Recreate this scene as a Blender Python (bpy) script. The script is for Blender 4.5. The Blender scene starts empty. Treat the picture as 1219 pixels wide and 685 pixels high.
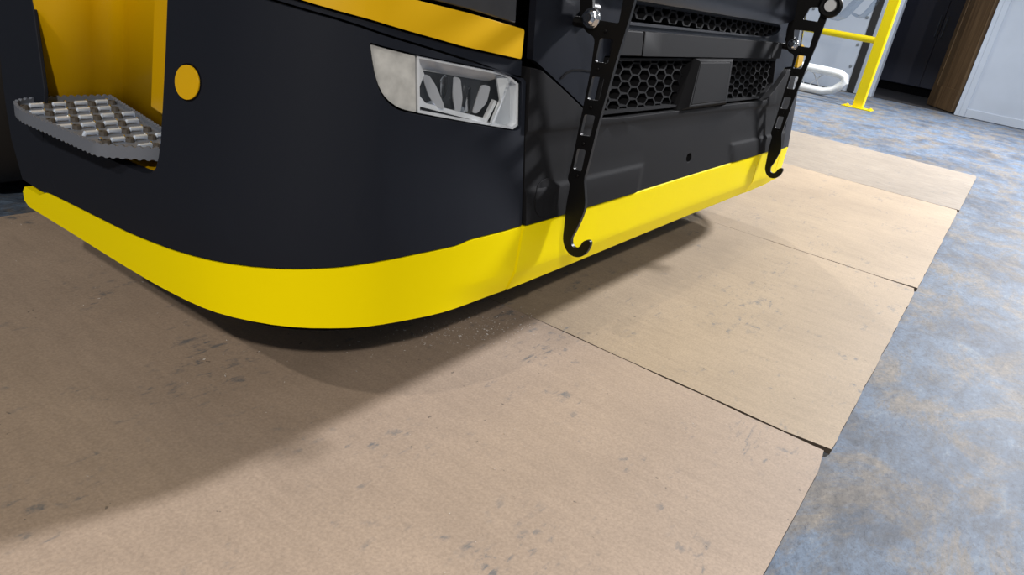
import bpy, bmesh, math, random
from mathutils import Vector, Matrix
random.seed(7)
scene = bpy.context.scene
COL = scene.collection

# ---------------------------------------------------------------- camera
cam_data = bpy.data.cameras.new('camera')
cam_data.sensor_fit = 'HORIZONTAL'; cam_data.sensor_width = 36.0
cam_data.lens = 36.0 * 854.0 / 1219.0
cam_data.clip_start = 0.01; cam_data.clip_end = 200
cam = bpy.data.objects.new('camera', cam_data); COL.objects.link(cam)
# columns: camera right, up, back in world space (world X runs along the truck front, Y into the truck)
RGT = Vector((0.56919009, -0.80539564, 0.16541015))
UPV = Vector((0.23312327, 0.35100768, 0.90688872))
BCK = Vector((-0.78846445, -0.47763111, 0.38754656))
M = Matrix((RGT, UPV, BCK)).transposed().to_4x4()
M.translation = Vector((0, 0, 0.66))
cam.matrix_world = M
scene.camera = cam

# ---------------------------------------------------------------- world, lamps, exposure
scene.view_settings.view_transform = 'Standard'
scene.view_settings.look = 'None'
scene.view_settings.exposure = 0.1
scene.view_settings.gamma = 1.0
scene.view_settings.use_curve_mapping = False
world = bpy.data.worlds.new('hall_ambient'); scene.world = world
world.use_nodes = True
bg = world.node_tree.nodes['Background']
bg.inputs[0].default_value = (0.82, 0.90, 1.0, 1); bg.inputs[1].default_value = 0.15

def lamp(name, loc, target, power, size, colour=(1, .96, .9)):
    d = bpy.data.lights.new(name, 'AREA'); d.shape = 'DISK'; d.size = size
    d.energy = power; d.color = colour
    o = bpy.data.objects.new(name, d); COL.objects.link(o)
    o.location = loc
    o.rotation_euler = (Vector(target) - Vector(loc)).to_track_quat('-Z', 'Y').to_euler()
    return o
lamp('ceiling_or_fill_lamp', (-3.3, -3.4, 4.1), (1.0, .4, 0), 185, .16, (1, .92, .82))      # front left of the truck
lamp('ceiling_or_fill_lamp', (9.4, -2.0, 5.15), (1.0, .4, 0), 1340, .85, (.97, .97, 1))        # far right along the front
lamp('ceiling_or_fill_lamp', (-3.9, .42, 4.4), (1.2, .4, 0), 75, .12, (1, .92, .82))       # left, nearly in line with the front
lamp('ceiling_or_fill_lamp', (8.2, 5.4, 4.6), (3.2, .3, 0), 230, .25)        # behind the right side of the cab
lamp('ceiling_or_fill_lamp', (3.0, -4.2, 4.4), (1.5, 0, 0), 25, 1.2)        # weak soft fill, added in front of the truck
lamp('ceiling_or_fill_lamp', (7.4, .8, 4.6), (10.5, .8, .3), 120, .6, (.9, .95, 1))   # fill added by the back wall to brighten the barrier post

# ---------------------------------------------------------------- truck front surface
CX=1.66
_pl=[(.500,2.60),(.500,2.0),(.500,1.45),(.500,1.30),(.500,1.10),(.499,.94),(.502,.84),(.512,.762),(.536,.706),(.568,.662),(.61,.628),(.651,.605),(.729,.582),(.805,.567),(.898,.557),(1.02,.554),(1.3,.554)]
_ctrl=_pl+[(CX,.555)]+[(2*CX-x,y) for x,y in reversed(_pl)]
def _cr(p0,p1,p2,p3,t):
    return tuple(.5*((2*b)+(c-a)*t+(2*a-5*b+4*c-d)*t*t+(-a+3*b-3*c+d)*t**3) for a,b,c,d in zip(p0,p1,p2,p3))
_s=[]
for i in range(len(_ctrl)-1):
    p=[_ctrl[max(0,min(len(_ctrl)-1,i+k))] for k in (-1,0,1,2)]
    for j in range(12): _s.append(_cr(*p,j/12))
_s.append(_ctrl[-1])
# smooth
for _ in range(6):
    _s=[_s[0]]+[tuple((_s[i-1][k]+2*_s[i][k]+_s[i+1][k])/4 for k in (0,1)) for i in range(1,len(_s)-1)]+[_s[-1]]
_U=[0.]
for a,b in zip(_s,_s[1:]): _U.append(_U[-1]+math.dist(a,b))
import bisect
def base(u):
    i=max(0,min(len(_s)-2,bisect.bisect(_U,u)-1))
    t=(u-_U[i])/(_U[i+1]-_U[i]); a,b=_s[i],_s[i+1]
    return a[0]+(b[0]-a[0])*t,a[1]+(b[1]-a[1])*t
def normal(u):
    a=base(u-.012);b=base(u+.012)
    dx,dy=b[0]-a[0],b[1]-a[1];L=math.hypot(dx,dy)
    return dy/L,-dx/L
def off(z):
    if z<.31: return 0.
    if z<.56: return .035*(z-.31)/.25
    return .035+.14*(z-.56)
def PT(u,z,out=0.):
    x,y=base(u);nx,ny=normal(u);k=out-off(z)
    return (x+nx*k,y+ny*k,z)
def uX(x):
    lo,hi=_U[0],_U[-1]
    lo=uY(.80)
    hi=_U[-1]-lo
    for _ in range(50):
        m=(lo+hi)/2
        if base(m)[0]<x: lo=m
        else: hi=m
    return lo
def uY(y):
    lo,hi=0.,_U[-1]/2
    for _ in range(50):
        m=(lo+hi)/2
        if base(m)[1]>y: lo=m
        else: hi=m
    return lo
UM = _U[-1]
U0 = uY(1.2) - 0.25                       # measured arc positions start at this offset
def PU(u, z, d):                          # left half of the front skin, d = inward depth
    return PT(u + U0, z, -d)
def PR(u, z, d):                          # the same, mirrored to the right half
    x, y, zz = PT(u + U0, z, -d)
    return (2*CX - x, y, zz)
UX0 = uX(.915) - .915
def PXm(x, z, d):                         # front skin addressed by world x
    return PT(x + UX0, z, -d)
def ux(x): return x + UX0 - U0            # world x -> measured arc position

# ---------------------------------------------------------------- materials
def mat(name, colour, rough=.5, metal=0., spec=.5, bump=None, vary=None, trans=0., ior=1.45, coat=0.):
    m = bpy.data.materials.new(name); m.use_nodes = True
    nt = m.node_tree; b = nt.nodes['Principled BSDF']
    b.inputs['Base Color'].default_value = (*colour, 1)
    b.inputs['Roughness'].default_value = rough
    b.inputs['Metallic'].default_value = metal
    b.inputs['Specular IOR Level'].default_value = spec
    b.inputs['Transmission Weight'].default_value = trans
    b.inputs['IOR'].default_value = ior
    b.inputs['Coat Weight'].default_value = coat
    tc = nt.nodes.new('ShaderNodeTexCoord')
    if vary:
        sc, amt = vary
        n = nt.nodes.new('ShaderNodeTexNoise'); n.inputs['Scale'].default_value = sc; n.inputs['Detail'].default_value = 4
        nt.links.new(tc.outputs['Object'], n.inputs['Vector'])
        r = nt.nodes.new('ShaderNodeMapRange'); r.inputs[3].default_value = 1-amt; r.inputs[4].default_value = 1+amt
        r.inputs[1].default_value = .3; r.inputs[2].default_value = .7
        nt.links.new(n.outputs['Fac'], r.inputs[0])
        mx = nt.nodes.new('ShaderNodeVectorMath'); mx.operation = 'SCALE'
        mx.inputs[0].default_value = colour
        nt.links.new(r.outputs[0], mx.inputs['Scale'])
        nt.links.new(mx.outputs[0], b.inputs['Base Color'])
    if bump:
        sc, st = bump
        n = nt.nodes.new('ShaderNodeTexNoise'); n.inputs['Scale'].default_value = sc; n.inputs['Detail'].default_value = 3
        nt.links.new(tc.outputs['Object'], n.inputs['Vector'])
        bp = nt.nodes.new('ShaderNodeBump'); bp.inputs['Strength'].default_value = st; bp.inputs['Distance'].default_value = .002
        nt.links.new(n.outputs['Fac'], bp.inputs['Height']); nt.links.new(bp.outputs[0], b.inputs['Normal'])
    return m

MAT = dict(
    black = mat('matte_black_plastic', (.0115, .0140, .0215), .6, spec=.16, bump=(900, .05)),
    grey = mat('dark_grey_plastic', (.0105, .0108, .0125), .68, spec=.1, bump=(900, .05)),
    gloss = mat('gloss_black_panel', (.009, .0105, .016), .34, spec=.22),
    void = mat('black_cavity', (.004, .004, .005), .9, spec=.1),
    steel = mat('black_painted_steel', (.0035, .0035, .004), .42, spec=.3),
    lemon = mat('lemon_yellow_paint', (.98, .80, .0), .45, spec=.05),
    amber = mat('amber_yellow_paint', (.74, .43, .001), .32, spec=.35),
    chrome = mat('chrome', (.80, .82, .84), .14, 1.),
    blade = mat('reflector_blade', (.68, .70, .74), .18, .6),
    facet = mat('lamp_facet', (.56, .60, .64), .3, .2),
    satin = mat('satin_reflector', (.86, .89, .93), .2, .25),
    alu = mat('cast_aluminium', (.72, .82, .98), .25, .3),  # bluish base stands in for cool light on the step tray
    rimgrey = mat('grey_moulded_rim', (.15, .168, .205), .5, bump=(500, .1)),
    trayfloor = mat('dark_tray', (.20, .23, .29), .4, .2),  # blue in this base also carries the cool light on the tray
    brownhole = mat('brown_stud', (.085, .075, .065), .6),
    frosted = mat('frosted_lens', (.50, .50, .48), .4, vary=(45, .22)),
    darkmirror = mat('dark_mirror', (.045, .048, .055), .12, .4),
    glass = mat('clear_glass', (1, 1, 1), .02, trans=1., ior=1.25),
    acrylic = mat('grey_acrylic', (.62, .66, .72), .12, trans=.75, ior=1.2),
    boardedge = mat('dirt_and_shade_board_edge', (.075, .058, .045), .85),  # dirty brown edge, taken darker to stand for shade in the joints
    tinted = mat('dark_lens', (.05, .05, .055), .12, coat=.6, vary=(12, .3)),
    rubber = mat('tyre_rubber', (.012, .012, .013), .75),
    barrier = mat('barrier_yellow', (.86, .68, .0), .35),
    white = mat('white_paint', (.42, .47, .55), .5, vary=(1.3, .10)),
    tube = mat('white_powder_coat', (.82, .85, .88), .35),
    net = mat('grey_cord', (.5, .52, .55), .7),
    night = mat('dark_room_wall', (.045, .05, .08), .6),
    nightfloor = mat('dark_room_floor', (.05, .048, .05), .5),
    cupboard = mat('dark_cabinet', (.03, .034, .058), .45),
    seal = mat('black_seal', (.012, .012, .013), .6),
    screw = mat('grey_screw', (.16, .18, .2), .5),
    shaving = mat('white_shavings', (.75, .73, .70), .6),
    windscreen = mat('windscreen', (.01, .012, .015), .05, coat=.5),
)

# ---------------------------------------------------------------- helpers
def obj(name, bm, m, parent=None, smooth=35, bevel=0., segs=2):
    me = bpy.data.meshes.new(name)
    bmesh.ops.recalc_face_normals(bm, faces=bm.faces)
    bm.to_mesh(me); bm.free()
    ms = m if isinstance(m, (list, tuple)) else [m]
    for k in ms: me.materials.append(MAT[k] if isinstance(k, str) else k)
    if smooth:
        me.shade_smooth() if hasattr(me, 'shade_smooth') else [setattr(p, 'use_smooth', True) for p in me.polygons]
        me.set_sharp_from_angle(angle=math.radians(smooth))
    o = bpy.data.objects.new(name, me); COL.objects.link(o)
    if parent: o.parent = parent
    if bevel:
        md = o.modifiers.new('bevel', 'BEVEL'); md.width = bevel; md.segments = segs
        md.limit_method = 'ANGLE'; md.angle_limit = math.radians(50); md.use_clamp_overlap = True
        md.harden_normals = False
    return o
def thing(name, label, cat, loc=(0, 0, 0), group=None):
    o = bpy.data.objects.new(name, None); COL.objects.link(o); o.location = loc
    o.empty_display_size = .1
    o['label'] = label; o['category'] = cat
    if group: o['group'] = group
    return o
def tag(o, label, cat, group=None):
    o['label'] = label; o['category'] = cat
    if group: o['group'] = group
    return o
def struct(name, bm, m, parent=None, **k):
    o = obj(name, bm, m, parent, **k)
    if not parent: o['kind'] = 'structure'
    return o
def add_box(bm, a, b):
    (x0, y0, z0), (x1, y1, z1) = a, b
    v = [bm.verts.new(p) for p in ((x0,y0,z0),(x1,y0,z0),(x1,y1,z0),(x0,y1,z0),(x0,y0,z1),(x1,y0,z1),(x1,y1,z1),(x0,y1,z1))]
    for f in ((3,2,1,0),(4,5,6,7),(0,1,5,4),(1,2,6,5),(2,3,7,6),(3,0,4,7)): bm.faces.new([v[i] for i in f])
def box(a, b):
    bm = bmesh.new(); add_box(bm, a, b); return bm
def add_prism(bm, pts, vec):
    a = [bm.verts.new(p) for p in pts]; b = [bm.verts.new(Vector(p)+Vector(vec)) for p in pts]
    bm.faces.new(a[::-1]); bm.faces.new(b)
    n = len(a)
    for i in range(n): bm.faces.new((a[i], a[(i+1) % n], b[(i+1) % n], b[i]))
def prism(pts, vec):
    bm = bmesh.new(); add_prism(bm, pts, vec); return bm
def add_tube(bm, path, r, n=12, closed=False, caps=True):
    path = [Vector(p) for p in path]; N = len(path); rings = []
    up = None
    for i, p in enumerate(path):
        if closed: t = path[(i+1) % N] - path[i-1]
        else: t = path[min(i+1, N-1)] - path[max(i-1, 0)]
        t.normalize()
        if up is None:
            up = t.orthogonal().normalized()
        up = (up - t*up.dot(t)).normalized(); s = t.cross(up)
        rr = r[i] if isinstance(r, (list, tuple)) else r
        rings.append([bm.verts.new(p + (up*math.cos(2*math.pi*k/n) + s*math.sin(2*math.pi*k/n))*rr) for k in range(n)])
    for i in range(N if closed else N-1):
        A, B = rings[i], rings[(i+1) % N]
        for k in range(n): bm.faces.new((A[k], A[(k+1) % n], B[(k+1) % n], B[k]))
    if caps and not closed:
        bm.faces.new(rings[0][::-1]); bm.faces.new(rings[-1])
def tube(path, r, n=12, **k):
    bm = bmesh.new(); add_tube(bm, path, r, n, **k); return bm
def arc(cx, cy, r, a0, a1, n):
    return [(cx + r*math.cos(math.radians(a0+(a1-a0)*i/n)), cy + r*math.sin(math.radians(a0+(a1-a0)*i/n))) for i in range(n+1)]
def rounded(pts, r, n=4):
    """round the corners of a 2D polygon; r may be a list"""
    out = []; N = len(pts)
    for i in range(N):
        p = Vector(pts[i]); a = Vector(pts[i-1]) - p; b = Vector(pts[(i+1) % N]) - p
        rr = r[i] if isinstance(r, (list, tuple)) else r
        d = min(rr, a.length*.45, b.length*.45)
        if d < 1e-5: out.append(tuple(p)); continue
        s = p + a.normalized()*d; e = p + b.normalized()*d
        for k in range(n+1):
            t = k/n
            out.append(tuple(s*(1-t)**2 + p*2*t*(1-t) + e*t*t))
    return out
def panel(name, outer, m, parent, mapf, thick=.004, holes=(), du=.035, dv=None, bevel=.0015, d0=0., cu=(), cv=(), disp=None, smooth=35):
    """plate following a curved skin: 2D polygon with holes, sliced so that it bends, mapped by mapf(u, v, depth)"""
    bm = bmesh.new()
    edges = []
    for loop in [outer, *holes]:
        vs = [bm.verts.new((p[0], p[1], 0)) for p in loop]
        for i in range(len(vs)): edges.append(bm.edges.new((vs[i], vs[(i+1) % len(vs)])))
    bmesh.ops.triangle_fill(bm, use_beauty=True, use_dissolve=False, edges=edges, normal=(0, 0, 1))
    # faces inside holes are dropped by triangle_fill itself
    bmesh.ops.dissolve_limit(bm, angle_limit=.01, verts=bm.verts, edges=[e for e in bm.edges if len(e.link_faces) == 2])
    us = [p[0] for p in outer]; vs_ = [p[1] for p in outer]
    cutsu = list(cu)
    if du:
        k = math.ceil(min(us)/du)
        while k*du < max(us): cutsu.append(k*du); k += 1
    cutsv = list(cv)
    if dv:
        k = math.ceil(min(vs_)/dv)
        while k*dv < max(vs_): cutsv.append(k*dv); k += 1
    bmesh.ops.triangulate(bm, faces=bm.faces)
    for c in cutsu: bmesh.ops.bisect_plane(bm, geom=bm.verts[:]+bm.edges[:]+bm.faces[:], dist=1e-6, plane_co=(c, 0, 0), plane_no=(1, 0, 0))
    for c in cutsv: bmesh.ops.bisect_plane(bm, geom=bm.verts[:]+bm.edges[:]+bm.faces[:], dist=1e-6, plane_co=(0, c, 0), plane_no=(0, 1, 0))
    bmesh.ops.remove_doubles(bm, verts=bm.verts, dist=2e-5)
    front = bm.verts[:]
    r = bmesh.ops.extrude_face_region(bm, geom=bm.faces[:])
    back = [g for g in r['geom'] if isinstance(g, bmesh.types.BMVert)]
    for v in back: v.co.z = thick
    for v in bm.verts:
        u, w, d = v.co
        e = disp(u, w) if disp else 0
        v.co = mapf(u, w, d + d0 - e)
    return obj(name, bm, m, parent, smooth=smooth, bevel=bevel)

def thin_glass(name, colour, f):
    m = bpy.data.materials.new(name); m.use_nodes = True
    nt = m.node_tree; nt.nodes.remove(nt.nodes['Principled BSDF']); out = nt.nodes['Material Output']
    t = nt.nodes.new('ShaderNodeBsdfTransparent'); g = nt.nodes.new('ShaderNodeBsdfGlossy'); g.inputs['Roughness'].default_value = .03
    x = nt.nodes.new('ShaderNodeMixShader')
    x.inputs[0].default_value = f; t.inputs[0].default_value = (*colour, 1); nt.links.new(t.outputs[0], x.inputs[1]); nt.links.new(g.outputs[0], x.inputs[2]); nt.links.new(x.outputs[0], out.inputs[0])
    return m
MAT['glass'] = thin_glass('thin_clear_glass', (1, 1, 1), .06)
MAT['acrylic'] = thin_glass('thin_grey_acrylic', (.80, .84, .88), .10)

# ================================================================ SETTING
def floor_material():
    m = bpy.data.materials.new('blue_grey_vinyl'); m.use_nodes = True
    nt = m.node_tree; b = nt.nodes['Principled BSDF']; L = nt.links
    g = nt.nodes.new('ShaderNodeNewGeometry')
    mp = nt.nodes.new('ShaderNodeMapping'); mp.inputs['Rotation'].default_value = (0, 0, math.radians(35)); mp.inputs['Scale'].default_value = (1, 1.8, 1)
    L.new(g.outputs['Position'], mp.inputs['Vector'])
    def noise(scale, detail, rough, dist=0., vec=None):
        n = nt.nodes.new('ShaderNodeTexNoise'); n.inputs['Scale'].default_value = scale
        n.inputs['Detail'].default_value = detail; n.inputs['Roughness'].default_value = rough; n.inputs['Distortion'].default_value = dist
        L.new((vec or mp.outputs[0]), n.inputs['Vector']); return n.outputs['Fac']
    def ramp(src, stops):
        r = nt.nodes.new('ShaderNodeValToRGB'); L.new(src, r.inputs[0])
        while len(r.color_ramp.elements) < len(stops): r.color_ramp.elements.new(.5)
        for e, (p, c) in zip(r.color_ramp.elements, stops): e.position = p; e.color = (*c, 1)
        return r.outputs[0]
    def mix(f, a, c, mode='MIX', fac=None):
        x = nt.nodes.new('ShaderNodeMix'); x.data_type = 'RGBA'; x.blend_type = mode
        if f is not None: L.new(f, x.inputs[0])
        else: x.inputs[0].default_value = fac
        L.new(a, x.inputs[6]); L.new(c, x.inputs[7]); return x.outputs[2]
    base_ = ramp(noise(6.5, 12, .8, .8), [(.30, (.05, .06, .08)), (.43, (.10, .125, .165)), (.55, (.125, .178, .26)), (.70, (.25, .29, .33))])
    tan_ = ramp(noise(26, 6, .7), [(.3, (.13, .115, .095)), (.7, (.29, .245, .19))])
    tm = ramp(noise(3.4, 12, .8, .5), [(.47, (0, 0, 0)), (.57, (.85, .85, .85))])
    c = mix(tm, base_, tan_)
    fine = ramp(noise(95, 5, .75), [(.3, (.62, .62, .64)), (.55, (1, 1, 1)), (.75, (1.18, 1.18, 1.16))])
    c = mix(None, c, fine, 'MULTIPLY', .85)
    flk = ramp(noise(60, 9, .85, .5), [(.36, (.40, .42, .46)), (.47, (.95, .95, .95)), (.56, (1, 1, 1)), (.66, (1.5, 1.46, 1.38))])
    c = mix(None, c, flk, 'MULTIPLY', 1.)
    dk = ramp(noise(1.5, 7, .7, .5), [(.34, (.42, .43, .48)), (.52, (1.08, 1.08, 1.08))])
    c = mix(None, c, dk, 'MULTIPLY', .8)
    L.new(c, b.inputs['Base Color']); b.inputs['Roughness'].default_value = .62; b.inputs['Specular IOR Level'].default_value = .25
    bp = nt.nodes.new('ShaderNodeBump'); bp.inputs['Strength'].default_value = .12; bp.inputs['Distance'].default_value = .003
    L.new(noise(70, 5, .7), bp.inputs['Height']); L.new(bp.outputs[0], b.inputs['Normal'])
    return m
MAT['vinyl'] = floor_material()

def board_material(name, tint, streak):
    m = bpy.data.materials.new(name); m.use_nodes = True
    nt = m.node_tree; b = nt.nodes['Principled BSDF']; L = nt.links
    g = nt.nodes.new('ShaderNodeNewGeometry')
    def mapping(rot, scale, loc=(0, 0, 0)):
        mp = nt.nodes.new('ShaderNodeMapping'); mp.inputs['Rotation'].default_value = (0, 0, math.radians(rot)); mp.inputs['Scale'].default_value = scale
        mp.inputs['Location'].default_value = loc
        L.new(g.outputs['Position'], mp.inputs['Vector']); return mp.outputs[0]
    def noise(vec, scale, detail=6, rough=.6, dist=0.):
        n = nt.nodes.new('ShaderNodeTexNoise'); n.inputs['Scale'].default_value = scale; n.inputs['Detail'].default_value = detail
        n.inputs['Roughness'].default_value = rough; n.inputs['Distortion'].default_value = dist
        L.new(vec, n.inputs['Vector']); return n.outputs['Fac']
    def ramp(src, stops):
        r = nt.nodes.new('ShaderNodeValToRGB'); L.new(src, r.inputs[0])
        while len(r.color_ramp.elements) < len(stops): r.color_ramp.elements.new(.5)
        for e, (p, c) in zip(r.color_ramp.elements, stops):
            e.position = p; e.color = (*(c if isinstance(c, tuple) else (c, c, c)), 1)
        return r.outputs[0]
    def mul(a, c, fac=1.):
        x = nt.nodes.new('ShaderNodeMix'); x.data_type = 'RGBA'; x.blend_type = 'MULTIPLY'; x.inputs[0].default_value = fac
        L.new(a, x.inputs[6]); L.new(c, x.inputs[7]); return x.outputs[2]
    def math_(op, a, c):
        x = nt.nodes.new('ShaderNodeMath'); x.operation = op
        for i, s in enumerate((a, c)):
            if isinstance(s, (int, float)): x.inputs[i].default_value = s
            else: L.new(s, x.inputs[i])
        return x.outputs[0]
    P = mapping(0, (1, 1, 1))
    c = ramp(noise(P, 2.2, 7, .62), [(.32, tuple(t*.88 for t in tint)), (.68, tuple(t*1.1 for t in tint))])
    c = mul(c, ramp(noise(P, 240, 3, .6), [(.3, .84), (.7, 1.08)]))                      # fibre speckle
    c = mul(c, ramp(noise(mapping(20, (60, 9, 1)), 1., 5, .7), [(.25, 1-.22*streak), (.6, 1.0)]))   # long fibres
    # tread-like dark scuffs: fine stripes kept only inside sparse soft spots
    spots = ramp(noise(mapping(0, (1, 1, 1), (3.1, 1.7, 0)), 5.5, 5, .7, .4), [(.505, 0.), (.60, 1.)])
    stripes = ramp(noise(mapping(28, (14, 60, 1)), 1., 4, .6, .8), [(.52, 0.), (.6, 1.)])
    dots = ramp(noise(P, 48, 4, .7), [(.47, 0.), (.6, 1.)])
    k = math_('MULTIPLY', math_('MULTIPLY', spots, stripes), dots)
    k = math_('MULTIPLY', k, .75)
    x = nt.nodes.new('ShaderNodeMix'); x.data_type = 'RGBA'
    L.new(k, x.inputs[0]); L.new(c, x.inputs[6]); x.inputs[7].default_value = (.13, .145, .16, 1); c = x.outputs[2]
    chips = ramp(noise(P, 75, 2, .5), [(.745, 0.), (.765, 1.)])
    x = nt.nodes.new('ShaderNodeMix'); x.data_type = 'RGBA'
    L.new(math_('MULTIPLY', chips, .6), x.inputs[0]); L.new(c, x.inputs[6]); x.inputs[7].default_value = (.06, .055, .05, 1); c = x.outputs[2]
    L.new(c, b.inputs['Base Color']); b.inputs['Roughness'].default_value = .62; b.inputs['Specular IOR Level'].default_value = .3
    bp = nt.nodes.new('ShaderNodeBump'); bp.inputs['Strength'].default_value = .12; bp.inputs['Distance'].default_value = .001
    L.new(noise(P, 300, 3, .6), bp.inputs['Height']); L.new(bp.outputs[0], b.inputs['Normal'])
    return m

struct('floor', box((-6, -8, -.05), (18, 9, -.006)), 'vinyl', smooth=0)
# back wall at x = 11.8 with a doorway y .62 .. 1.76
WX = 11.8
struct('wall_back', box((WX, -8, 0), (WX+.16, .53, 3.2)), 'white', smooth=0)
bm = box((WX+.02, 1.83, 0), (WX+.16, 9, 3.2)); add_box(bm, (WX, .53, 2.15), (WX+.16, 1.83, 3.2))
struct('wall_back_far', bm, 'white', smooth=0)
struct('baseboard_back', box((WX-.018, -8, 0), (WX, .53, .11)), 'white', smooth=0, bevel=.004)
bm = box((WX-.025, .53, 0), (WX+.18, .655, 2.15)); add_box(bm, (WX-.03, .53, 0), (WX-.012, .60, 2.15))
struct('trim_1', bm, 'white', smooth=0, bevel=.004)
struct('trim_2', box((WX-.025, 1.745, 0), (WX+.18, 1.83, 2.15)), 'white', smooth=0, bevel=.004)
# dark room behind the doorway
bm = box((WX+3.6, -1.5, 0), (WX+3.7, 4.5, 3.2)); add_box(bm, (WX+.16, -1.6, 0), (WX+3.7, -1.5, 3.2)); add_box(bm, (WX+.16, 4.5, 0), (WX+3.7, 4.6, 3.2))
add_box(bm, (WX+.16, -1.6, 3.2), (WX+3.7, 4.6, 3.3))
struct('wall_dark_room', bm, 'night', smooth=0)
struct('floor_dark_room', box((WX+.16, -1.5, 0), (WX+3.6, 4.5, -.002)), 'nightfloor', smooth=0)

dl = bpy.data.lights.new('dark_room_fill', 'AREA'); dl.energy = 9; dl.size = .6; dl.color = (.7, .78, 1)  # unseen fill light, added to lift the room behind the doorway
dlo = bpy.data.objects.new('dark_room_fill', dl); COL.objects.link(dlo); dlo.location = (WX+1.3, 2.9, 3.1)

# wooden door leaf, opened into the dark room
def wood_material():
    m = bpy.data.materials.new('brown_wood'); m.use_nodes = True
    nt = m.node_tree; b = nt.nodes['Principled BSDF']; L = nt.links
    tc = nt.nodes.new('ShaderNodeTexCoord'); mp = nt.nodes.new('ShaderNodeMapping'); mp.inputs['Scale'].default_value = (40, 40, 1.2)
    L.new(tc.outputs['Object'], mp.inputs['Vector'])
    n = nt.nodes.new('ShaderNodeTexNoise'); n.inputs['Scale'].default_value = 1.; n.inputs['Detail'].default_value = 5; L.new(mp.outputs[0], n.inputs['Vector'])
    r = nt.nodes.new('ShaderNodeValToRGB'); L.new(n.outputs['Fac'], r.inputs[0])
    r.color_ramp.elements[0].position = .3; r.color_ramp.elements[0].color = (.075, .042, .02, 1)
    r.color_ramp.elements[1].position = .7; r.color_ramp.elements[1].color = (.20, .125, .062, 1)
    L.new(r.outputs[0], b.inputs['Base Color']); b.inputs['Roughness'].default_value = .45
    return m
MAT['wood'] = wood_material()
door = bpy.data.objects.new('door_1', None); COL.objects.link(door); door['kind'] = 'structure'
door.location = (WX+.17, .67, .01); door.rotation_euler = (0, 0, math.radians(26))
LW = .92
bm = bmesh.new()
add_box(bm, (0, 0, 0), (LW, .034, 2.1))
obj('door_leaf', bm, 'wood', door, smooth=0, bevel=.003)
for a, b_ in (((0, .034, 0), (LW, .046, .30)), ((0, .034, 1.95), (LW, .046, 2.1)), ((0, .034, .30), (.12, .046, 1.95)), ((LW-.12, .034, .30), (LW, .046, 1.95))):
    obj('door_rail', box(a, b_), 'wood', door, smooth=0, bevel=.004)

# dark cabinet inside the dark room
cab_ = thing('tall_cabinet', 'dark navy tall double cabinet in the unlit room beyond the doorway', 'cabinet', (15.0, 1.6, -.002))
obj('body', box((.02, -.55, .14), (.38, .75, 2.2)), 'cupboard', cab_, smooth=0, bevel=.006)
obj('plinth', box((.05, -.55, 0), (.38, .75, .14)), 'void', cab_, smooth=0)
obj('door', box((-.004, -.55, .15), (.02, -.083, 2.19)), 'cupboard', cab_, smooth=0, bevel=.004)
obj('door', box((-.004, -.077, .15), (.02, .75, 2.19)), 'cupboard', cab_, smooth=0, bevel=.004)
for y in (-.13, -.03):
    obj('handle', tube([(-.004, y, 1.0), (-.04, y, 1.0), (-.04, y, 1.35), (-.004, y, 1.35)], .008), 'screw', cab_)

# grey-white sliding panel on the wall left of the doorway
sp = thing('sliding_panel', 'pale blue-grey sliding panel with a black edge strip left of the doorway', 'panel', (WX, 2.1, -.006))
obj('board', box((-.03, -.005, .012), (.018, 1.9, 2.3)), 'white', sp, smooth=0, bevel=.003)
obj('edge_strip', box((-.04, -.10, .012), (.018, -.008, 2.3)), 'seal', sp, smooth=0)
for y, z in ((.045, 1.36), (.045, 1.03), (.045, .66), (.045, .36), (.8, .36), (.8, 1.03)):
    bm = bmesh.new(); bmesh.ops.create_cone(bm, cap_ends=True, segments=12, radius1=.022, radius2=.017, depth=.01, matrix=Matrix.Translation((-.035, y, z)) @ Matrix.Rotation(-math.pi/2, 4, 'Y'))
    obj('screw', bm, 'screw', sp)

# yellow floor-bolted barrier
bar = thing('safety_barrier', 'yellow steel safety barrier with post, rail and bolted foot beside the doorway', 'barrier', (9.2, 1.46, -.006))
obj('post', box((-.055, -.055, .012), (.055, .055, 1.32)), 'barrier', bar, smooth=0, bevel=.008)
obj('base_plate', box((-.11, -.16, 0), (.11, .16, .012)), 'barrier', bar, smooth=0, bevel=.002)
for x in (-.085, .085):
    for y in (-.13, .13):
        bm = bmesh.new(); bmesh.ops.create_cone(bm, cap_ends=True, segments=6, radius1=.014, radius2=.014, depth=.012, matrix=Matrix.Translation((x, y, .018)))
        obj('anchor_bolt', bm, 'barrier', bar)
obj('rail', tube([(0, .05, .735), (0, 1.75, .735)], .036, 14), 'barrier', bar)
obj('rail', tube([(0, .05, 1.2), (0, 1.75, 1.2)], .036, 14), 'barrier', bar)
obj('post', box((-.055, 1.75, .012), (.055, 1.86, 1.32)), 'barrier', bar, smooth=0, bevel=.008)
obj('base_plate', box((-.11, 1.64, 0), (.11, 1.97, .012)), 'barrier', bar, smooth=0, bevel=.002)

# white tubular frame with cord lacing behind the barrier
tf = thing('tubular_frame', 'white tubular frame with cord lacing lying behind the yellow barrier post', 'frame', (9.9, 2.1, -.006))
y0, y1, zl, zu = -.27, 1.3, .055, .30
pts = [(0, y1, zl), (0, y0+.20, zl), (0, y0+.09, zl+.035), (0, y0+.02, zl+.10), (0, y0-.02, zu-.09), (0, y0, zu-.03), (0, y0+.06, zu-.005), (0, y0+.2, zu), (0, y1, zu), (0, y1+.08, zu-.08), (0, y1+.08, zl+.08)]
obj('tube', tube(pts, .05, 14, closed=True), 'tube', tf)
bm = bmesh.new()
for i in range(8):
    ya = y0+.22+i*.19
    add_tube(bm, [(0, ya, zl), (0, ya+.19, zu)], .006, 6); add_tube(bm, [(0, ya+.19, zl), (0, ya, zu)], .006, 6)
obj('lacing', bm, 'net', tf)

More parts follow.
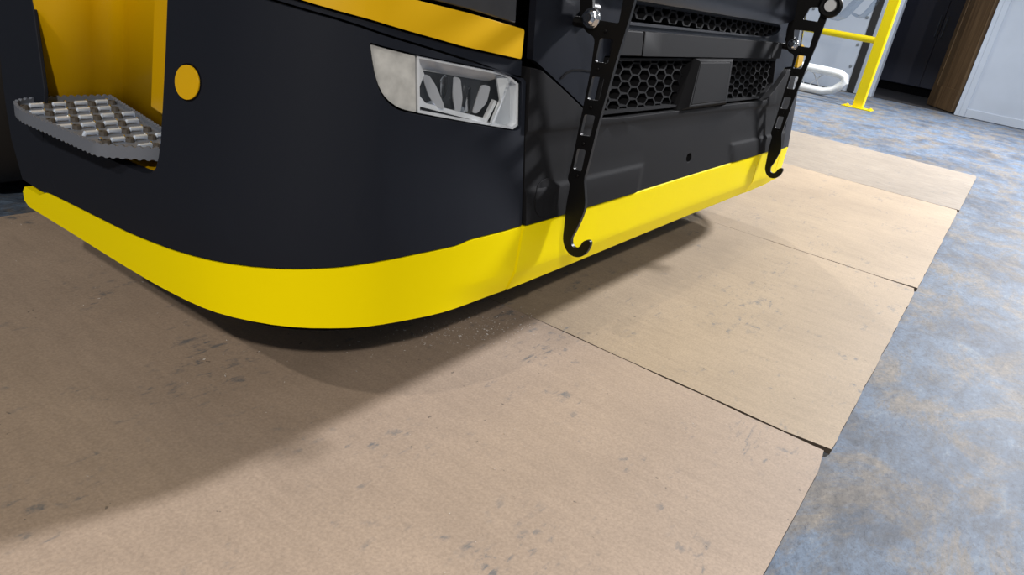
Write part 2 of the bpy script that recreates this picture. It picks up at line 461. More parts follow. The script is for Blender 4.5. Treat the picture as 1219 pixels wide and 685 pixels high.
# ================================================================ BOARDS ON THE FLOOR
TAN = (.445, .345, .24)
def board(x0, x1, y0, y1, label, m, seed, th=.005, closed=.75):
    rnd = random.Random(seed); pts = []
    def edge(a, b, n, amp):
        for i in range(n):
            t = i/n; jx, jy = (rnd.uniform(-amp, amp) for _ in 'xy')
            if i == 0: jx = jy = 0
            px = a[0]+(b[0]-a[0])*t + jx; py = a[1]+(b[1]-a[1])*t + jy
            k = max(0., 1-py/closed) ; w = abs(px-x0) < .01
            if w and x0 > 0: px += JW*k
            elif abs(px-x1) < .01 and x1 < 5: px -= JW*k
            pts.append((px, py))
    r = .008; JW = .0036
    edge((x0+r, y0), (x1-r, y0), 26, .0012)
    edge((x1, y0+r), (x1, y1-r), 22, .0016)
    edge((x1-r, y1), (x0+r, y1), 16, .0016)
    edge((x0, y1-r), (x0, y0+r), 22, .0016)
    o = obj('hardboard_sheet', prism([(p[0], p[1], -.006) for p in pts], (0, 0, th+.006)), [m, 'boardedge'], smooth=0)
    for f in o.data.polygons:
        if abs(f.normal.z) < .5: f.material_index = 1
    return tag(o, label, 'board', 'hardboard sheets laid under the truck')
m1 = board_material('hardboard_pinkish', (.445, .342, .262), .5)
m2 = board_material('hardboard_tan', TAN, .6)
m3 = board_material('hardboard_grey', (.35, .295, .235), 1.6)
board(-.62, 1.2372, .052, 1.712, 'largest nearest brown hardboard sheet filling the foreground', m1, 1)
board(1.2385, 2.4555, .050, 1.70, 'second brown hardboard sheet, in front of the grille', m2, 2)
board(2.4568, 4.0905, .049, 1.70, 'third brown hardboard sheet, beyond the far hook bracket', m2, 3)
board(4.0918, 5.60, .046, 1.70, 'farthest greyish hardboard sheet with dark streaks towards the barrier', m3, 4)

# ================================================================ TRUCK
T = thing('truck', 'black and yellow truck front with side step, fog lamp and hooked brackets', 'truck', (CX, 1.4, 0))
T.location = (0, 0, 0)

# ---- inner structure behind the skins
bm = bmesh.new()
plan = [(.70, 2.55), (.70, 1.3), (.70, .95), (.72, .86), (.76, .79), (.82, .74), (.90, .70), (1.0, .68), (1.3, .675)]
plan = plan + [(2*CX-x, y) for x, y in reversed(plan)]
add_prism(bm, [(x, y, .20) for x, y in plan], (0, 0, 2.1))
obj('cab_structure', bm, 'void', T)

# ---- black corner skin of the bumper (left one carries the step opening and the lamp)
YTOP = [(.299, .2437), (.3999, .2484), (.514, .2538), (.6107, .2619), (.6885, .2706), (.7475, .276), (.8002, .2813), (.8518, .2869), (.9067, .2943), (.9703, .2999), (1.0281, .3035), (1.042, .3055), (1.0524, .3085), (1.066, .3102), (1.1745, .314)]
BTOP = [(1.1560, .5350), (1.134, .5365), (1.042, .5535), (.957, .567), (.834, .585), (.7313, .594), (.66, .600), (.5655, .606)]
RECF = [(.5655, .5684), (.5725, .51), (.579, .439), (.582, .40), (.5815, .378), (.578, .363), (.568, .353), (.552, .3495), (.50, .347), (.448, .3455), (.36, .341), (.287, .338), (.289, .315), (.318, .2515)]
LAMP = [(.8785, .566), (.953, .5575), (1.1106, .5435), (1.1300, .5395), (1.1535, .5295), (1.1585, .4655), (1.1455, .4605), (1.048, .4735), (.958, .4845), (.928, .4885), (.9025, .5035), (.8890, .5290)]
LAMPR = rounded(LAMP, [.004, 0, 0, .004, .004, .004, .004, 0, 0, .02, .02, .02], 3)
CORNER = [(u, z+.0022) for u, z in YTOP] + [(1.1665, .4555), (1.1625, .5300)] + BTOP + RECF
corner = panel('bumper_corner', CORNER, 'black', T, PU, thick=.018, holes=[LAMPR], du=.03, dv=.06, bevel=.0035)
CORNER_R = [(u, z+.0022) for u, z in YTOP if u > .39] + [(1.1667, .4555), (1.160, .5275)] + BTOP + [(.40, .61)]
LIP = [(1.158, .5365), (1.134, .539), (1.042, .556), (.957, .5695), (.834, .5875), (.7313, .5965), (.60, .606), (.60, .6165), (.7858, .5985), (.8911, .5875), (1.0255, .570), (1.149, .5585), (1.158, .5580)]
panel('bumper_lip', LIP, 'black', corner, PU, thick=.01, du=.03, bevel=.0015, d0=.006)
panel('bumper_corner', CORNER_R, 'black', T, PR, thick=.018, holes=[LAMPR], du=.04, dv=.07, bevel=.0035)

# ---- yellow valance: corner, centre, corner
YBOT = [(1.1745, .2), (1.066, .2), (.9703, .2), (.8518, .2), (.7475, .2), (.6107, .2), (.514, .2), (.3999, .2), (.30, .2), (.222, .2), (.208, .207), (.206, .222), (.214, .2315), (.262, .2315), (.285, .2425)]
def val_disp(u, z):            # lower lip of the valance turns inwards a little
    k = max(0, min(1, (u-1.0)/.15))
    return -.3*max(0, .236-z)*k*k*(3-2*k)
VAL = YTOP + YBOT
panel('corner_valance', VAL, 'lemon', T, PU, thick=.012, du=.025, dv=.03, bevel=.003, disp=val_disp)
panel('corner_valance', [p for p in VAL if p[0] > .29], 'lemon', T, PR, thick=.012, du=.04, dv=.04, bevel=.003, disp=val_disp)
def val_c(x, z):
    s = -.3*max(0, .236-z)
    return s
XR = 2.155
panel('centre_valance', [(.9185, .2), (XR, .2), (XR+.004, .236), (XR-.004, .3205), (1.6, .3165), (1.2, .3155), (.9185, .314)], 'lemon', T, PXm, thick=.012, du=.06, cv=(.236, .23, .25), bevel=.003, disp=val_c)
panel('corner_valance', [(XR+.004, .2), (2*CX-.9185, .2), (2*CX-.9185, .3225), (XR, .3205), (XR+.008, .236)], 'lemon', T, PXm, thick=.012, du=.06, cv=(.236, .23, .25), bevel=.002, disp=val_c)
# dark undertray behind the valance
tray_pts = [(u, z) for u, z in [(.35, .17), (.35, .24), (1.6, .24), (UM-2*U0-.35, .24), (UM-2*U0-.35, .17)]]
panel('undertray', tray_pts, 'void', T, PU, thick=.01, du=.05, d0=.05, bevel=0)

# ---- centre of the bumper, dark grey
def cdisp(x, z):
    def ss(a, b, t): t = max(0, min(1, (t-a)/(b-a))); return t*t*(3-2*t)
    band = 1-ss(.364, .376, z)                                # lower band stands proud
    gap = ss(1.325, 1.355, x+(.365-z)*.3)*(1-ss(1.88, 1.905, x+(z-.345)*.8))   # flat between the two raised ends
    ledge = ss(.452, .462, z)*.004
    return .004*band*(1-gap) + ledge
LOWC = [(.9205, .3165), (1.2, .3178), (1.6, .319), (2.155, .323), (2*CX-.9205, .3245), (2*CX-.915, .545), (2*CX-.94, .5560), (2.30, .5550), (2.19, .500), (2.12, .474), (2.02, .4725), (1.20, .4670), (1.135, .4690), (1.075, .4860), (.994, .5230), (.936, .5475), (.907, .5500), (.9095, .4555)]
hole = [(1.593+.016*math.cos(a*math.pi/8), .3605+.0105*math.sin(a*math.pi/8)) for a in range(16)]
circ = [(.975+.036*math.cos(-a*math.pi/14)+.0, .352+.031*math.sin(-a*math.pi/14)) for a in range(28)]
panel('bumper_centre', LOWC, 'grey', T, PXm, thick=.018, holes=[hole], du=.03, cu=[1.31+.007*i for i in range(8)]+[1.86+.007*i for i in range(8)], cv=[.364, .367, .37, .373, .376, .34, .40, .43, .452, .457, .462], bevel=.0025, disp=cdisp)
o = panel('tow_cover', circ, 'grey', T, PXm, thick=.004, du=.02, d0=-.0012, bevel=.0008, disp=cdisp)
bm = bmesh.new(); bmesh.ops.create_cone(bm, cap_ends=True, segments=6, radius1=.006, radius2=.006, depth=.006, matrix=Matrix.Translation((1.595, .578, .355)) @ Matrix.Rotation(math.pi/2, 4, 'X'))
o = obj('recessed_bolt', bm, 'alu', T)

# ---- front flap above: holds both grilles
GR = [(1.125, .4735), (2.075, .4790), (2.135, .4950), (2.185, .5200), (2.176, .5850), (1.155, .5680)]
SG = rounded([(1.215, .6240), (2.06, .6340), (2.14, .6480), (2.175, .6640), (2.16, .6720), (1.205, .6610)], [.012, .02, .02, .01, .006, .012], 4)
FLAP = [(.9255, .5600), (.938, .5565), (.998, .5300), (1.079, .4930), (1.139, .4770), (1.11, .4705), (2.08, .4755), (2.19, .5060), (2.30, .5600), (2*CX-.925, .5650), (2*CX-.925, .98), (.9255, .98)]
FLAP = [(.9255, .5600), (.938, .5565), (.998, .5300), (1.079, .4930), (1.118, .4755), (1.148, .5705), (2.182, .5885), (2.193, .5100), (2.30, .5620), (2*CX-.925, .5650), (2*CX-.925, .98), (.9255, .98)]
def fdisp(x, z): return 0.
panel('front_flap', FLAP, 'gloss', T, PXm, thick=.012, holes=[SG], du=.05, dv=.08, bevel=.002, d0=.006)
# crossbar between the grilles, in three lengths
def bar3(x0, x1, m='grey'):
    f = lambda x: .0125*(x-1.2)
    panel('grille_bar', [(x0, .5735+f(x0)), (x1, .5735+f(x1)), (x1, .6155+f(x1)), (x0, .6155+f(x0))], m, T, PXm, thick=.02, du=.08, bevel=.003, d0=-.006)
bar3(1.165, 1.271); bar3(1.274, 2.095); bar3(2.098, 2.19)
# lower lip of the glossy panel above the small grille
HOOD = rounded([(1.19, .6655), (1.30, .6660), (2.10, .6740), (2.19, .6850), (2.235, .7150), (2.24, .95), (1.175, .95), (1.17, .70)], [.02, .02, .04, .03, .03, .02, .02, .02], 4)
def hdisp(x, z): return .02*min(1, max(0, (z-.664)/.035))**.5
panel('grille_panel', HOOD, 'gloss', T, PXm, thick=.02, du=.06, dv=.012, bevel=.002, d0=-.004, disp=hdisp)
# seam arc on the flap left of the bracket
arcp = [(1.005, .5345), (1.020, .543), (1.04, .548), (1.065, .5485), (1.11, .546), (1.11, .5435), (1.065, .546), (1.042, .5455), (1.023, .541), (1.010, .533)]
panel('seam', arcp, 'void', T, PXm, thick=.002, du=.02, d0=.0045, bevel=0)

def honeycomb(name, poly, cw, ch, d, parent, web=.82, depth=.022):
    """lattice of hexagonal cells, clipped to a convex polygon in (x, z), bent onto the skin at depth d"""
    bm = bmesh.new()
    xs = [p[0] for p in poly]; zs = [p[1] for p in poly]
    i0 = 0; x = min(xs)-cw
    while x < max(xs)+cw:
        z = min(zs)-ch + (ch/2 if i0 % 2 else 0)
        while z < max(zs)+ch:
            def ring(s, dd): return [bm.verts.new((x+cw*.667*s*math.cos(k*math.pi/3), z+ch*.5774*s*math.sin(k*math.pi/3), dd)) for k in range(6)]
            A = ring(1.0, 0.); B = ring(web, 0.); D = ring(web-.1, depth)
            for k in range(6):
                bm.faces.new((A[k], A[(k+1) % 6], B[(k+1) % 6], B[k])); bm.faces.new((B[k], B[(k+1) % 6], D[(k+1) % 6], D[k]))
            z += ch
        x += cw; i0 += 1
    n = len(poly)
    for k in range(n):
        a = Vector((*poly[k], 0)); b = Vector((*poly[(k+1) % n], 0)); e = b-a
        bmesh.ops.bisect_plane(bm, geom=bm.verts[:]+bm.edges[:]+bm.faces[:], dist=1e-6, plane_co=a, plane_no=(e.y, -e.x, 0), clear_outer=True)
    bmesh.ops.remove_doubles(bm, verts=bm.verts, dist=1e-5)
    for v in bm.verts: v.co = PXm(v.co.x, v.co.y, v.co.z+d)
    return obj(name, bm, 'grey', parent, smooth=25)
def framed(name, poly, inset, m, parent, d0, thick, bevel=.0015):
    c = Vector((sum(p[0] for p in poly)/len(poly), sum(p[1] for p in poly)/len(poly)))
    w = max(p[0] for p in poly)-min(p[0] for p in poly); h = max(p[1] for p in poly)-min(p[1] for p in poly)
    inner = [(c.x+(p[0]-c.x)*(1-2*inset/w), c.y+(p[1]-c.y)*(1-2*inset/h)) for p in poly]
    return panel(name, poly, m, parent, PXm, thick=thick, holes=[inner], du=.06, d0=d0, bevel=bevel)
g = framed('grille', GR, .0055, 'grey', T, .002, .03)
honeycomb('mesh', GR, .040, .0215, .010, g, .88)
panel('backing', GR, 'void', g, PXm, thick=.004, du=.08, d0=.036, bevel=0)
g2 = framed('upper_grille', SG, .0045, 'black', T, .002, .028)
honeycomb('mesh', [SG[0], *[(2.06, .6345), (2.14, .649), (2.168, .664), (2.158, .672), (1.205, .661)]], .037, .0225, .008, g2)
panel('backing', SG, 'void', g2, PXm, thick=.004, du=.08, d0=.034, bevel=0)

# sensor cover in the middle of the grille: a raised frustum with a fine border line
bm = bmesh.new()
OUT = [(1.482, .4665), (1.795, .4715), (1.800, .5800), (1.545, .5760)]; INN = [(1.526, .4815), (1.742, .4845), (1.742, .5730), (1.550, .5700)]
rings = []
for poly, d in ((OUT, .02), (OUT, .0), ([(o_[0]*.25+i_[0]*.75, o_[1]*.25+i_[1]*.75) for o_, i_ in zip(OUT, INN)], -.015), (INN, -.015), ([(p[0]*.995+1.68*.005, p[1]*.985+.525*.015) for p in INN], -.013), ([(p[0]*.99+1.68*.01, p[1]*.96+.525*.04) for p in INN], -.0155)):
    rings.append([bm.verts.new(PXm(x, z, d)) for x, z in poly])
for A, B in zip(rings, rings[1:]):
    for k in range(4): bm.faces.new((A[k], A[(k+1) % 4], B[(k+1) % 4], B[k]))
bm.faces.new(rings[-1]); bm.faces.new(rings[0][::-1])
o = obj('sensor_cover', bm, 'grey', T, smooth=20, bevel=.0015); o['label'] = 'plain square black sensor cover in the middle of the grille'

# ---- amber band and the dark lamp lens above it (both sides)
BAND = rounded([(.60, .6190), (.7858, .6010), (.8911, .5900), (1.0255, .5725), (1.1490, .5610), (1.1520, .6010), (1.0379, .6130), (.9476, .6200), (.80, .634), (.60, .650)], [0, 0, 0, 0, .004, .004, 0, 0, 0, 0], 3)
LENS = [(.60, .655), (.80, .638), (.9476, .6245), (1.0379, .6175), (1.146, .6065), (1.148, .80), (.60, .84)]
for mp_ in (PU, PR):
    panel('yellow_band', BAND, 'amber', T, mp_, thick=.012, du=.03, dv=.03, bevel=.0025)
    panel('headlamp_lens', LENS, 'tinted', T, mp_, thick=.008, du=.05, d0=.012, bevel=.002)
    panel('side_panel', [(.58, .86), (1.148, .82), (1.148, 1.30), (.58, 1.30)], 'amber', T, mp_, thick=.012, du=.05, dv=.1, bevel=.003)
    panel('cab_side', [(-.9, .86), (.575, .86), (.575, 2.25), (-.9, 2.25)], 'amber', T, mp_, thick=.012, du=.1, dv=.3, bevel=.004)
    panel('sill_skin', [(-.9, .62), (-.3, .62), (-.3, .855), (-.9, .855)], 'black', T, mp_, thick=.012, du=.1, dv=.1, bevel=.004)
panel('front_panel', [(.9255, .985), (2*CX-.9255, .985), (2*CX-.9255, 1.30), (.9255, 1.30)], 'gloss', T, PXm, thick=.012, du=.1, bevel=.003)
panel('windscreen', [(.60, 1.32), (UM-2*U0-.60, 1.32), (UM-2*U0-.62, 2.05), (.62, 2.05)], 'windscreen', T, PU, thick=.01, du=.06, dv=.2, bevel=.002)
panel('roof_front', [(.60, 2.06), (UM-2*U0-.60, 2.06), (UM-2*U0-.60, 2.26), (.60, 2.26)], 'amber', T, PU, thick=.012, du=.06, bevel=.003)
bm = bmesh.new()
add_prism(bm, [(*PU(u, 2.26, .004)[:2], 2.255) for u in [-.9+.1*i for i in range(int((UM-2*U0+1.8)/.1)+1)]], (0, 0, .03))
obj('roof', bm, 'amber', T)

# ---- wheel-arch piece behind the step, and the wheel
ARCH = [(.314, .2470), (.281, .3270), (.2765, .395), (.2227, .5172), (.195, .62), (.17, .855), (.06, .855), (.06, .70), (.10, .52), (.1396, .3909), (.1699, .3188), (.2034, .2400), (.25, .2390), (.296, .2425)]
panel('wheel_arch', ARCH, 'black', T, PU, thick=.006, du=.03, dv=.05, bevel=.002, d0=.002)
wh = bpy.data.objects.new('front_wheel', None); COL.objects.link(wh); wh.parent = T; wh.location = (.60, 2.05, .494)
bm = bmesh.new()
prof = [(.0, .30), (.0, .44), (.02, .485), (.05, .5), (.25, .5), (.28, .485), (.30, .44), (.30, .30)]
N = 48; rr = [[bm.verts.new((x, r*math.cos(2*math.pi*k/N), r*math.sin(2*math.pi*k/N))) for k in range(N)] for x, r in prof]
for i in range(len(prof)):
    A, B = rr[i], rr[(i+1) % len(prof)]
    for k in range(N): bm.faces.new((A[k], A[(k+1) % N], B[(k+1) % N], B[k]))
obj('tyre', bm, 'rubber', wh)
bm = bmesh.new(); bmesh.ops.create_cone(bm, cap_ends=True, segments=40, radius1=.30, radius2=.22, depth=.14, matrix=Matrix.Translation((.14, 0, 0)) @ Matrix.Rotation(math.pi/2, 4, 'Y'))
obj('rim', bm, 'black', wh)

# ---- yellow step well behind the opening
well = bpy.data.objects.new('step_well', None); COL.objects.link(well); well.parent = T
inner = [(.525, 1.222), (.605, 1.222), (.628, 1.214), (.640, 1.195), (.637, 1.17), (.588, .92), (.578, .86)]
bm = bmesh.new(); lo = []; hi = []
for x, y in inner:
    lo.append(bm.verts.new((x, y, .335))); hi.append(bm.verts.new((x+.02, y, .86)))
for k in range(len(inner)-1): bm.faces.new((lo[k], lo[k+1], hi[k+1], hi[k]))
o = obj('well_wall', bm, 'amber', well, smooth=50)
md = o.modifiers.new('thickness', 'SOLIDIFY'); md.thickness = .008; md.offset = 1
obj('well_floor', prism([(.528, 1.215, .337), (.528, .875, .337), (.60, .86, .337), (.648, 1.215, .337)], (0, 0, .010)), 'amber', well, smooth=0)
obj('well_roof', prism([(.545, 1.22, .845), (.545, .87, .845), (.62, .87, .845), (.67, 1.22, .845)], (0, 0, .012)), 'amber', well, smooth=0)
# raised step in the inner wall and a small drain bump
obj('well_pad', prism([(.6055, 1.04, .40), (.5795, .92, .40), (.5945, .92, .63), (.620, 1.04, .63)], (-.006, 0, 0)), 'amber', well, smooth=0, bevel=.003)

# ---- perforated step tray
st = bpy.data.objects.new('step_tray', None); COL.objects.link(st); st.parent = T
TR = [(.470, .944), (.462, 1.140), (.478, 1.196), (.530, 1.214), (.632, 1.214), (.585, .95), (.574, .885), (.522, .905)]
TRR = rounded(TR, [.012, .03, .03, .02, .008, .004, .01, .02], 5)
def inset(poly, d):
    c = Vector((.545, 1.05)); out = []
    n = len(poly)
    for i in range(n):
        p = Vector(poly[i]); a = (Vector(poly[i])-Vector(poly[i-1])); b = (Vector(poly[(i+1) % n])-Vector(poly[i]))
        t = (a.normalized()+b.normalized()) if a.length > 1e-7 and b.length > 1e-7 else (a+b)
        nn = Vector((-t.y, t.x)).normalized()
        if nn.dot(c-p) < 0: nn = -nn
        out.append(tuple(p+nn*d))
    return out
# resample the outline evenly for the scalloped top edge
def resample(poly, step):
    P = [Vector(p) for p in poly]+[Vector(poly[0])]; out = []; acc = 0.; tot = sum((b-a).length for a, b in zip(P, P[1:])); n = int(tot/step); step = tot/n
    for a, b in zip(P, P[1:]):
        L_ = (b-a).length; s = acc
        while s < L_-1e-9: out.append(tuple(a+(b-a)*(s/L_))); s += step
        acc = s-L_
    return out[:n]
RS = resample(TRR, .0026); RI = inset(RS, .0045)
bm = bmesh.new(); rows = []
for k, (p, q) in enumerate(zip(RS, RI)):
    zt = .3795 + .0011*(1 if (k % 4) < 2 else -1)
    rows.append([bm.verts.new((p[0], p[1], .3625-.0009*(1 if (k % 4) < 2 else -1))), bm.verts.new((p[0], p[1], zt)), bm.verts.new((q[0], q[1], zt)), bm.verts.new((q[0], q[1], .3625))])
for k in range(len(rows)):
    A, B = rows[k], rows[(k+1) % len(rows)]
    for j in range(4): bm.faces.new((A[j], B[j], B[(j+1) % 4], A[(j+1) % 4]))
obj('rim', bm, 'rimgrey', st, smooth=25)
o = obj('tray_floor', prism([(x, y, .362) for x, y in inset(TRR, .003)], (0, 0, .0115)), 'trayfloor', st, smooth=0)
def inside(x, y, poly):
    c = False; j = len(poly)-1
    for i in range(len(poly)):
        if (poly[i][1] > y) != (poly[j][1] > y) and x < (poly[j][0]-poly[i][0])*(y-poly[i][1])/(poly[j][1]-poly[i][1])+poly[i][0]: c = not c
        j = i
    return c
LIM = inset(TRR, .011)
bm = bmesh.new()                            # tread bar: half-round ridge
for s in (-1, 1): pass
add_tube(bm, [(-.0105, 0, .0), (-.0085, 0, .004), (.0085, 0, .004), (.0105, 0, .0)], [.0024, .0034, .0034, .0024], 8)
bar_o = obj('tread_bar', bm, 'alu', st); bar_mesh = bar_o.data
bm = bmesh.new()                            # hollow drain stud
n = 10; prof = [(.0064, 0), (.0054, .0088), (.0036, .0088), (.0030, .003)]
R_ = [[bm.verts.new((r*math.cos(2*math.pi*k/n), r*math.sin(2*math.pi*k/n), z)) for k in range(n)] for r, z in prof]
for A, B in zip(R_, R_[1:]):
    for k in range(n): bm.faces.new((A[k], A[(k+1) % n], B[(k+1) % n], B[k]))
bm.faces.new(R_[-1])
stud_o = obj('drain_stud', bm, 'brownhole', st)
bm = bmesh.new(); bmesh.ops.create_uvsphere(bm, u_segments=8, v_segments=6, radius=.0028)
pip_o = obj('tread_pip', bm, 'chrome', st)
first = {'b': True, 's': True, 'p': True}
def put(key, src, x, y, z, rz):
    o = src if first[key] else src.copy()
    if not first[key]: COL.objects.link(o)
    first[key] = False
    o.parent = st; o.location = (x, y, z); o.rotation_euler = (0, 0, rz)
GX = Vector((.0333, .0035)); GY = Vector((-.0178, -.0425))     # row and column steps of the tread pattern
for r in range(-14, 14):
    for c in range(-10, 10):
        p = Vector((.545, 1.05)) + GX*c + GY*r
        rz = math.atan2(GX.y, GX.x)
        if inside(p.x, p.y, LIM): put('b', bar_o, p.x, p.y, .3735, rz)
        q = p + GX*.5 + GY*.1
        if inside(q.x, q.y, LIM): put('s', stud_o, q.x, q.y, .3705, 0)
        e = p + GX*.27 + GY*-.12
        if inside(e.x, e.y, LIM): put('p', pip_o, e.x, e.y, .3785, 0)

# ---- round plug on the corner
ell = [(.6225+.0225*math.cos(a*math.pi/16), .4815+.0205*math.sin(a*math.pi/16)) for a in range(32)]
o = panel('round_plug', ell, 'amber', T, PU, thick=.006, du=.012, dv=.012, d0=-.0025, bevel=.0012); o['label'] = 'round yellow tow-eye plug'
ell2 = [(.6225+.0245*math.cos(a*math.pi/16), .4815+.0225*math.sin(a*math.pi/16)) for a in range(32)]
panel('plug_ring', ell2, 'void', o, PU, thick=.002, du=.012, dv=.012, d0=-.0006, bevel=0)

# ---- fog lamp unit, both sides
def fog_lamp(mp_):
    h = bpy.data.objects.new('fog_lamp', None); COL.objects.link(h); h.parent = T
    def pl(name, pts, m, d, th=.003, bevel=.0008, disp=None, du=.02): return panel(name, pts, m, h, mp_, thick=th, du=du, d0=d, bevel=bevel, disp=disp)
    pl('housing', [(.872, .572), (1.163, .542), (1.166, .455), (.90, .478), (.88, .52)], 'void', .034, .006, 0)
    # indicator lens
    pl('indicator_lens', rounded([(.8815, .5635), (.9525, .5550), (.9570, .4870), (.9300, .4910), (.9055, .5055), (.8915, .5290)], [.003, .001, .002, .012, .012, .012], 3), 'frosted', .0045, .012)
    # bezel round the main window
    W = [(.9555, .5555), (1.1095, .5415), (1.1280, .5370), (1.1500, .5270), (1.1545, .4680), (1.1430, .4630), (.9600, .4865)]
    Wi = [(.9590, .5525), (1.1080, .5385), (1.1255, .5345), (1.1455, .5255), (1.1500, .4705), (1.1405, .4665), (.9630, .4895)]
    panel('bezel', W, 'satin', h, mp_, thick=.02, holes=[Wi], du=.03, d0=.004, bevel=.0008)
    # chrome roof strip, sloping inwards
    def slope_top(u, z): return -.02*max(0., min(1., (.555-z-(u-.955)*.085)/.016))
    pl('top_reflector', [(.9590, .5530), (1.1080, .5385), (1.1255, .5340), (1.1090, .5250), (.962, .5365)], 'satin', .008, .002, 0, slope_top)
    # dark bowl
    pl('bowl', [(.962, .537), (1.112, .525), (1.092, .476), (.966, .500)], 'darkmirror', .030, .003, 0)
    # left white cheek
    pl('cheek', [(.9600, .5530), (.9720, .5330), (.9640, .5150), (.9615, .5150)], 'satin', .010, .002, 0)
    # four reflector blades: leaf-shaped, tilted
    for pts, d, m in (([(.975, .531), (.983, .532), (.992, .520), (1.004, .4935), (.997, .4905), (.984, .505)], .012, 'blade'),
                      ([(1.000, .5255), (1.012, .5320), (1.024, .5310), (1.024, .512), (1.008, .500), (1.002, .508)], .018, 'chrome'),
                      ([(1.026, .532), (1.034, .531), (1.038, .505), (1.036, .487), (1.030, .487), (1.026, .505)], .011, 'blade'),
                      ([(1.047, .500), (1.058, .517), (1.066, .519), (1.066, .486), (1.054, .484), (1.048, .488)], .016, 'chrome'),
                      ([(1.078, .523), (1.090, .523), (1.086, .500), (1.074, .484), (1.068, .484), (1.072, .500)], .012, 'blade')):
        c_u = sum(p[0] for p in pts)/len(pts)
        pl('reflector', rounded(pts, .005, 3), m, d, .002, 0, lambda u, z, c_u=c_u: .55*(u-c_u)*(1 if m == 'blade' else -1), .006)
    for cu_, cz_ in ((.989, .4945), (1.040, .4885)):
        pl('bulb', [(cu_+.010*math.cos(a*math.pi/6), cz_+.0055*math.sin(a*math.pi/6)) for a in range(12)], 'chrome', .014, .004, 0)
    # lower chrome ledge and slot
    pl('ledge', [(.9625, .5090), (.9760, .4975), (1.088, .4780), (1.1050, .5030), (1.1105, .5010), (1.0900, .4715), (.9640, .4935)], 'satin', .010, .006, 0)
    pl('lower_slot', [(.9640, .4930), (1.0860, .4725), (1.0850, .4715), (.9640, .4900)], 'void', .009, .002, 0)
    # right hand silver facets with the bright ridge
    def ridge(u, z):
        t = (u-1.093) - (z-.4725)*.60
        return .014*max(0., 1-abs(t)/.020)
    panel('side_reflector', [(1.0915, .4715), (1.1390, .4665), (1.1500, .4705), (1.1455, .5255), (1.1255, .5345), (1.1120, .5360), (1.1100, .5010)], 'facet', h, mp_, thick=.003, du=.0045, dv=.006, d0=.016, bevel=0, disp=ridge, smooth=18)
    pl('ridge', [(1.0965, .4735), (1.1010, .4725), (1.1310, .5275), (1.1285, .5290)], 'satin', .0045, .006, .001)
    o = pl('glass', W, 'glass', .0025, .0015, 0); o['label'] = 'clear glass lamp cover'
    return h
fog_lamp(PU); fog_lamp(PR)

# ---- flat steel brackets ending in hooks
OUTL = [(.638, .66), (.629, .626), (.615, .604), (.594, .600), (.590, .552), (.590, .497), (.590, .454), (.590, .396), (.592, .360), (.585, .352), (.584, .312), (.580, .281), (.577, .250), (.567, .234), (.552, .2265), (.535, .230), (.524, .243), (.5205, .260), (.523, .2665), (.531, .2655), (.5375, .259), (.5405, .249), (.549, .2425), (.558, .2465), (.561, .258), (.556, .272), (.549, .300), (.546, .324), (.554, .350), (.560, .368), (.558, .396), (.5555, .462), (.552, .512), (.547, .574), (.540, .640), (.536, .70), (.532, .80), (.53, .95), (.53, 1.16), (.524, 1.20), (.512, 1.235), (.498, 1.245), (.485, 1.235), (.483, 1.215), (.478, 1.215), (.476, 1.240), (.490, 1.262), (.512, 1.262), (.535, 1.245), (.560, 1.20), (.585, 1.14), (.59, .98), (.60, .80), (.638, .78)]
HOL = [[(.616, .668), (.558, .672), (.557, .627), (.597, .626), (.608, .640)],
       [(.5845, .600), (.559, .602), (.561, .564), (.5850, .562)],
       [(.5845, .539), (.562, .541), (.563, .503), (.5850, .501)],
       [(.5845, .476), (.564, .478), (.565, .442), (.5850, .440)],
       [(.5845, .417), (.568, .418), (.568, .380), (.5850, .380)],
       [(.590, .735), (.556, .740), (.557, .700), (.600, .700)], [(.580, .83), (.552, .83), (.553, .775), (.582, .77)], [(.577, .92), (.550, .92), (.550, .86), (.578, .86)], [(.572, 1.02), (.550, 1.02), (.550, .955), (.573, .955)]]
SCB = .936
def sc2(p): return (p[0]*SCB, .66+(p[1]-.66)*SCB)
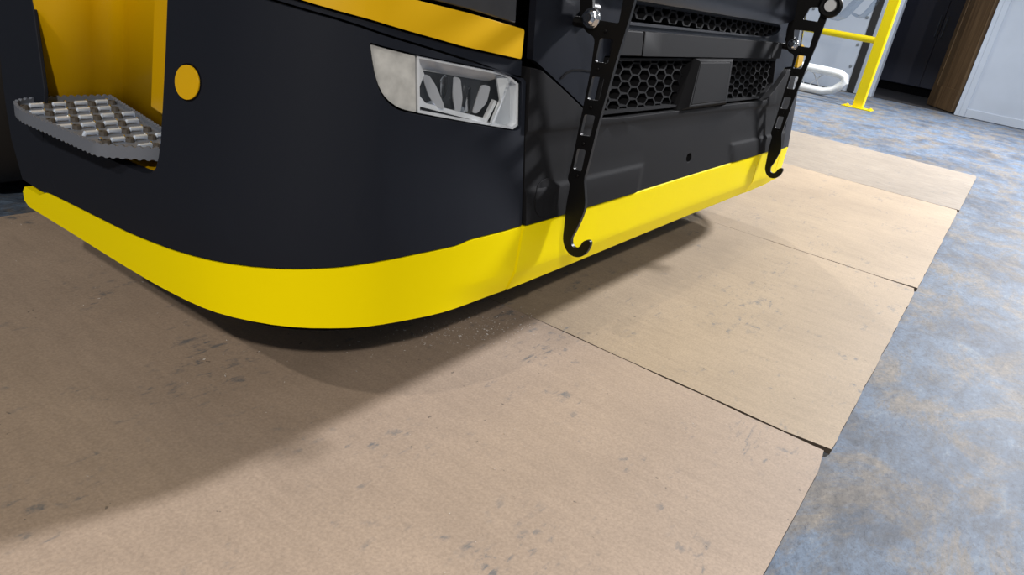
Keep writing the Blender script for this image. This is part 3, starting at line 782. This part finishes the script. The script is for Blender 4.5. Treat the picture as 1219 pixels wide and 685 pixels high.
def bracket(x):
    b = bpy.data.objects.new('hook_bracket', None); COL.objects.link(b); b.parent = T
    o = panel('plate', rounded([sc2(p) for p in OUTL], .02, 3), 'steel', b, lambda u, v, d: (x+d-.004, u, v), thick=.008, holes=[rounded([sc2(p) for p in h], .0035, 3) for h in HOL], du=None, bevel=.0012, smooth=40)
    def hexbolt(y, z, r, m, dx, name='bolt', washer=True):
        bm = bmesh.new()
        Rm = Matrix.Translation((x-dx, y, z)) @ Matrix.Rotation(-math.pi/2, 4, 'Y')
        if washer: bmesh.ops.create_cone(bm, cap_ends=True, segments=24, radius1=r*1.25, radius2=r*1.2, depth=r*.25, matrix=Rm @ Matrix.Translation((0, 0, -r*.45)))
        bmesh.ops.create_cone(bm, cap_ends=True, segments=6, radius1=r, radius2=r, depth=r*.7, matrix=Rm)
        bmesh.ops.create_cone(bm, cap_ends=True, segments=24, radius1=r*.85, radius2=r*.55, depth=r*.3, matrix=Rm @ Matrix.Translation((0, 0, r*.5)))
        return obj(name, bm, m, b, smooth=30, bevel=.0006)
    y, z = sc2((.606, .627)); o = hexbolt(y, z, .0125, 'chrome', .012, 'bolt'); o['label'] = 'bright zinc hexagon bolt'
    for (py, pz) in ((.5885, .612), (.588, .552), (.5865, .490), (.586, .428), (.585, .372)):
        y, z = sc2((py-.012, pz)); hexbolt(y, z, .0026, 'steel', .006, 'set_screw', False)
    # stand-off that ties the plate to the front
    y, z = sc2((.625, .64))
    obj('standoff', tube([(x+.004, y, z), (x+.03, y, z)], .011, 14), 'steel', b)
    obj('standoff', tube([(x+.004, .525, .62), (x+.004, .60, .62)], .008, 10), 'steel', b)
    # ring clamp at lamp height
    if x < 2: return b
    rg = [(x-.010, .5+.024*math.cos(a*math.pi/12), .742+.024*math.sin(a*math.pi/12)) for a in range(24)]
    obj('ring_clamp', tube(rg, .008, 8, closed=True), 'steel', b)
    bm = bmesh.new(); bmesh.ops.create_cone(bm, cap_ends=True, segments=24, radius1=.019, radius2=.015, depth=.02, matrix=Matrix.Translation((x-.004, .5, .742)) @ Matrix.Rotation(-math.pi/2, 4, 'Y'))
    obj('clamp_plug', bm, 'satin', b)
    return b
bracket(1.03); br = bracket(2.205)
# curved acrylic guard carried by the far bracket
def guard(pts, w):
    bm = bmesh.new(); a = []; 
    for (y, z) in pts: a.append(((2.20, y, z), (2.20+w, y, z)))
    V = [(bm.verts.new(p), bm.verts.new(q)) for p, q in a]
    for (p, q), (p2, q2) in zip(V, V[1:]): bm.faces.new((p, q, q2, p2))
    o = obj('acrylic_guard', bm, 'acrylic', T, smooth=60)
    md = o.modifiers.new('thickness', 'SOLIDIFY'); md.thickness = .006
    o['label'] = 'clear grey acrylic guard'
guard([(.520, .722), (.505, .716), (.490, .716), (.475, .724), (.465, .738), (.455, .757), (.445, .775), (.43, .81)], .09)
guard([(.440, .735), (.428, .730), (.418, .733), (.408, .750), (.400, .770), (.395, .80)], .05)
# black washer bolt on the flap behind the near bracket
bm = bmesh.new(); bmesh.ops.create_cone(bm, cap_ends=True, segments=20, radius1=.016, radius2=.012, depth=.02, matrix=Matrix.Translation((1.075, .600, .632)) @ Matrix.Rotation(math.pi/2, 4, 'X'))
obj('flap_bolt', bm, 'black', T)

# ================================================================ SHAVINGS ON THE BOARDS
rnd = random.Random(3)
bm = bmesh.new()
def flake(x, y, s):
    a = rnd.uniform(0, 6.28); l = s*rnd.uniform(.7, 2.2); w = s*rnd.uniform(.3, .7); z = .0054
    c, n_ = math.cos(a), math.sin(a)
    P = [(x+c*u-n_*v, y+n_*u+c*v, z+rnd.uniform(0, s*.5)) for u, v in ((-l/2, 0), (0, -w/2), (l/2, 0), (0, w/2))]
    add_prism(bm, P, (0, 0, s*.12))
for i in range(340):
    t = rnd.gauss(0, 1); u = rnd.gauss(0, 1)
    x = 1.06+.10*t; y = .735-.10*t*.35+.035*u
    flake(x, y, rnd.choice((.0012, .0016, .002, .003)))
for i in range(150):
    flake(rnd.uniform(.55, 1.1), rnd.uniform(.75, 1.7), rnd.choice((.0012, .0016, .0024)))
for i in range(60): flake(rnd.uniform(.3, 2.2), rnd.uniform(.1, .8), rnd.choice((.0012, .0018)))
o = obj('plastic_shavings', bm, 'shaving', smooth=0); o['kind'] = 'stuff'
tag(o, 'fine white plastic shavings scattered on the brown board under the bumper', 'shavings')
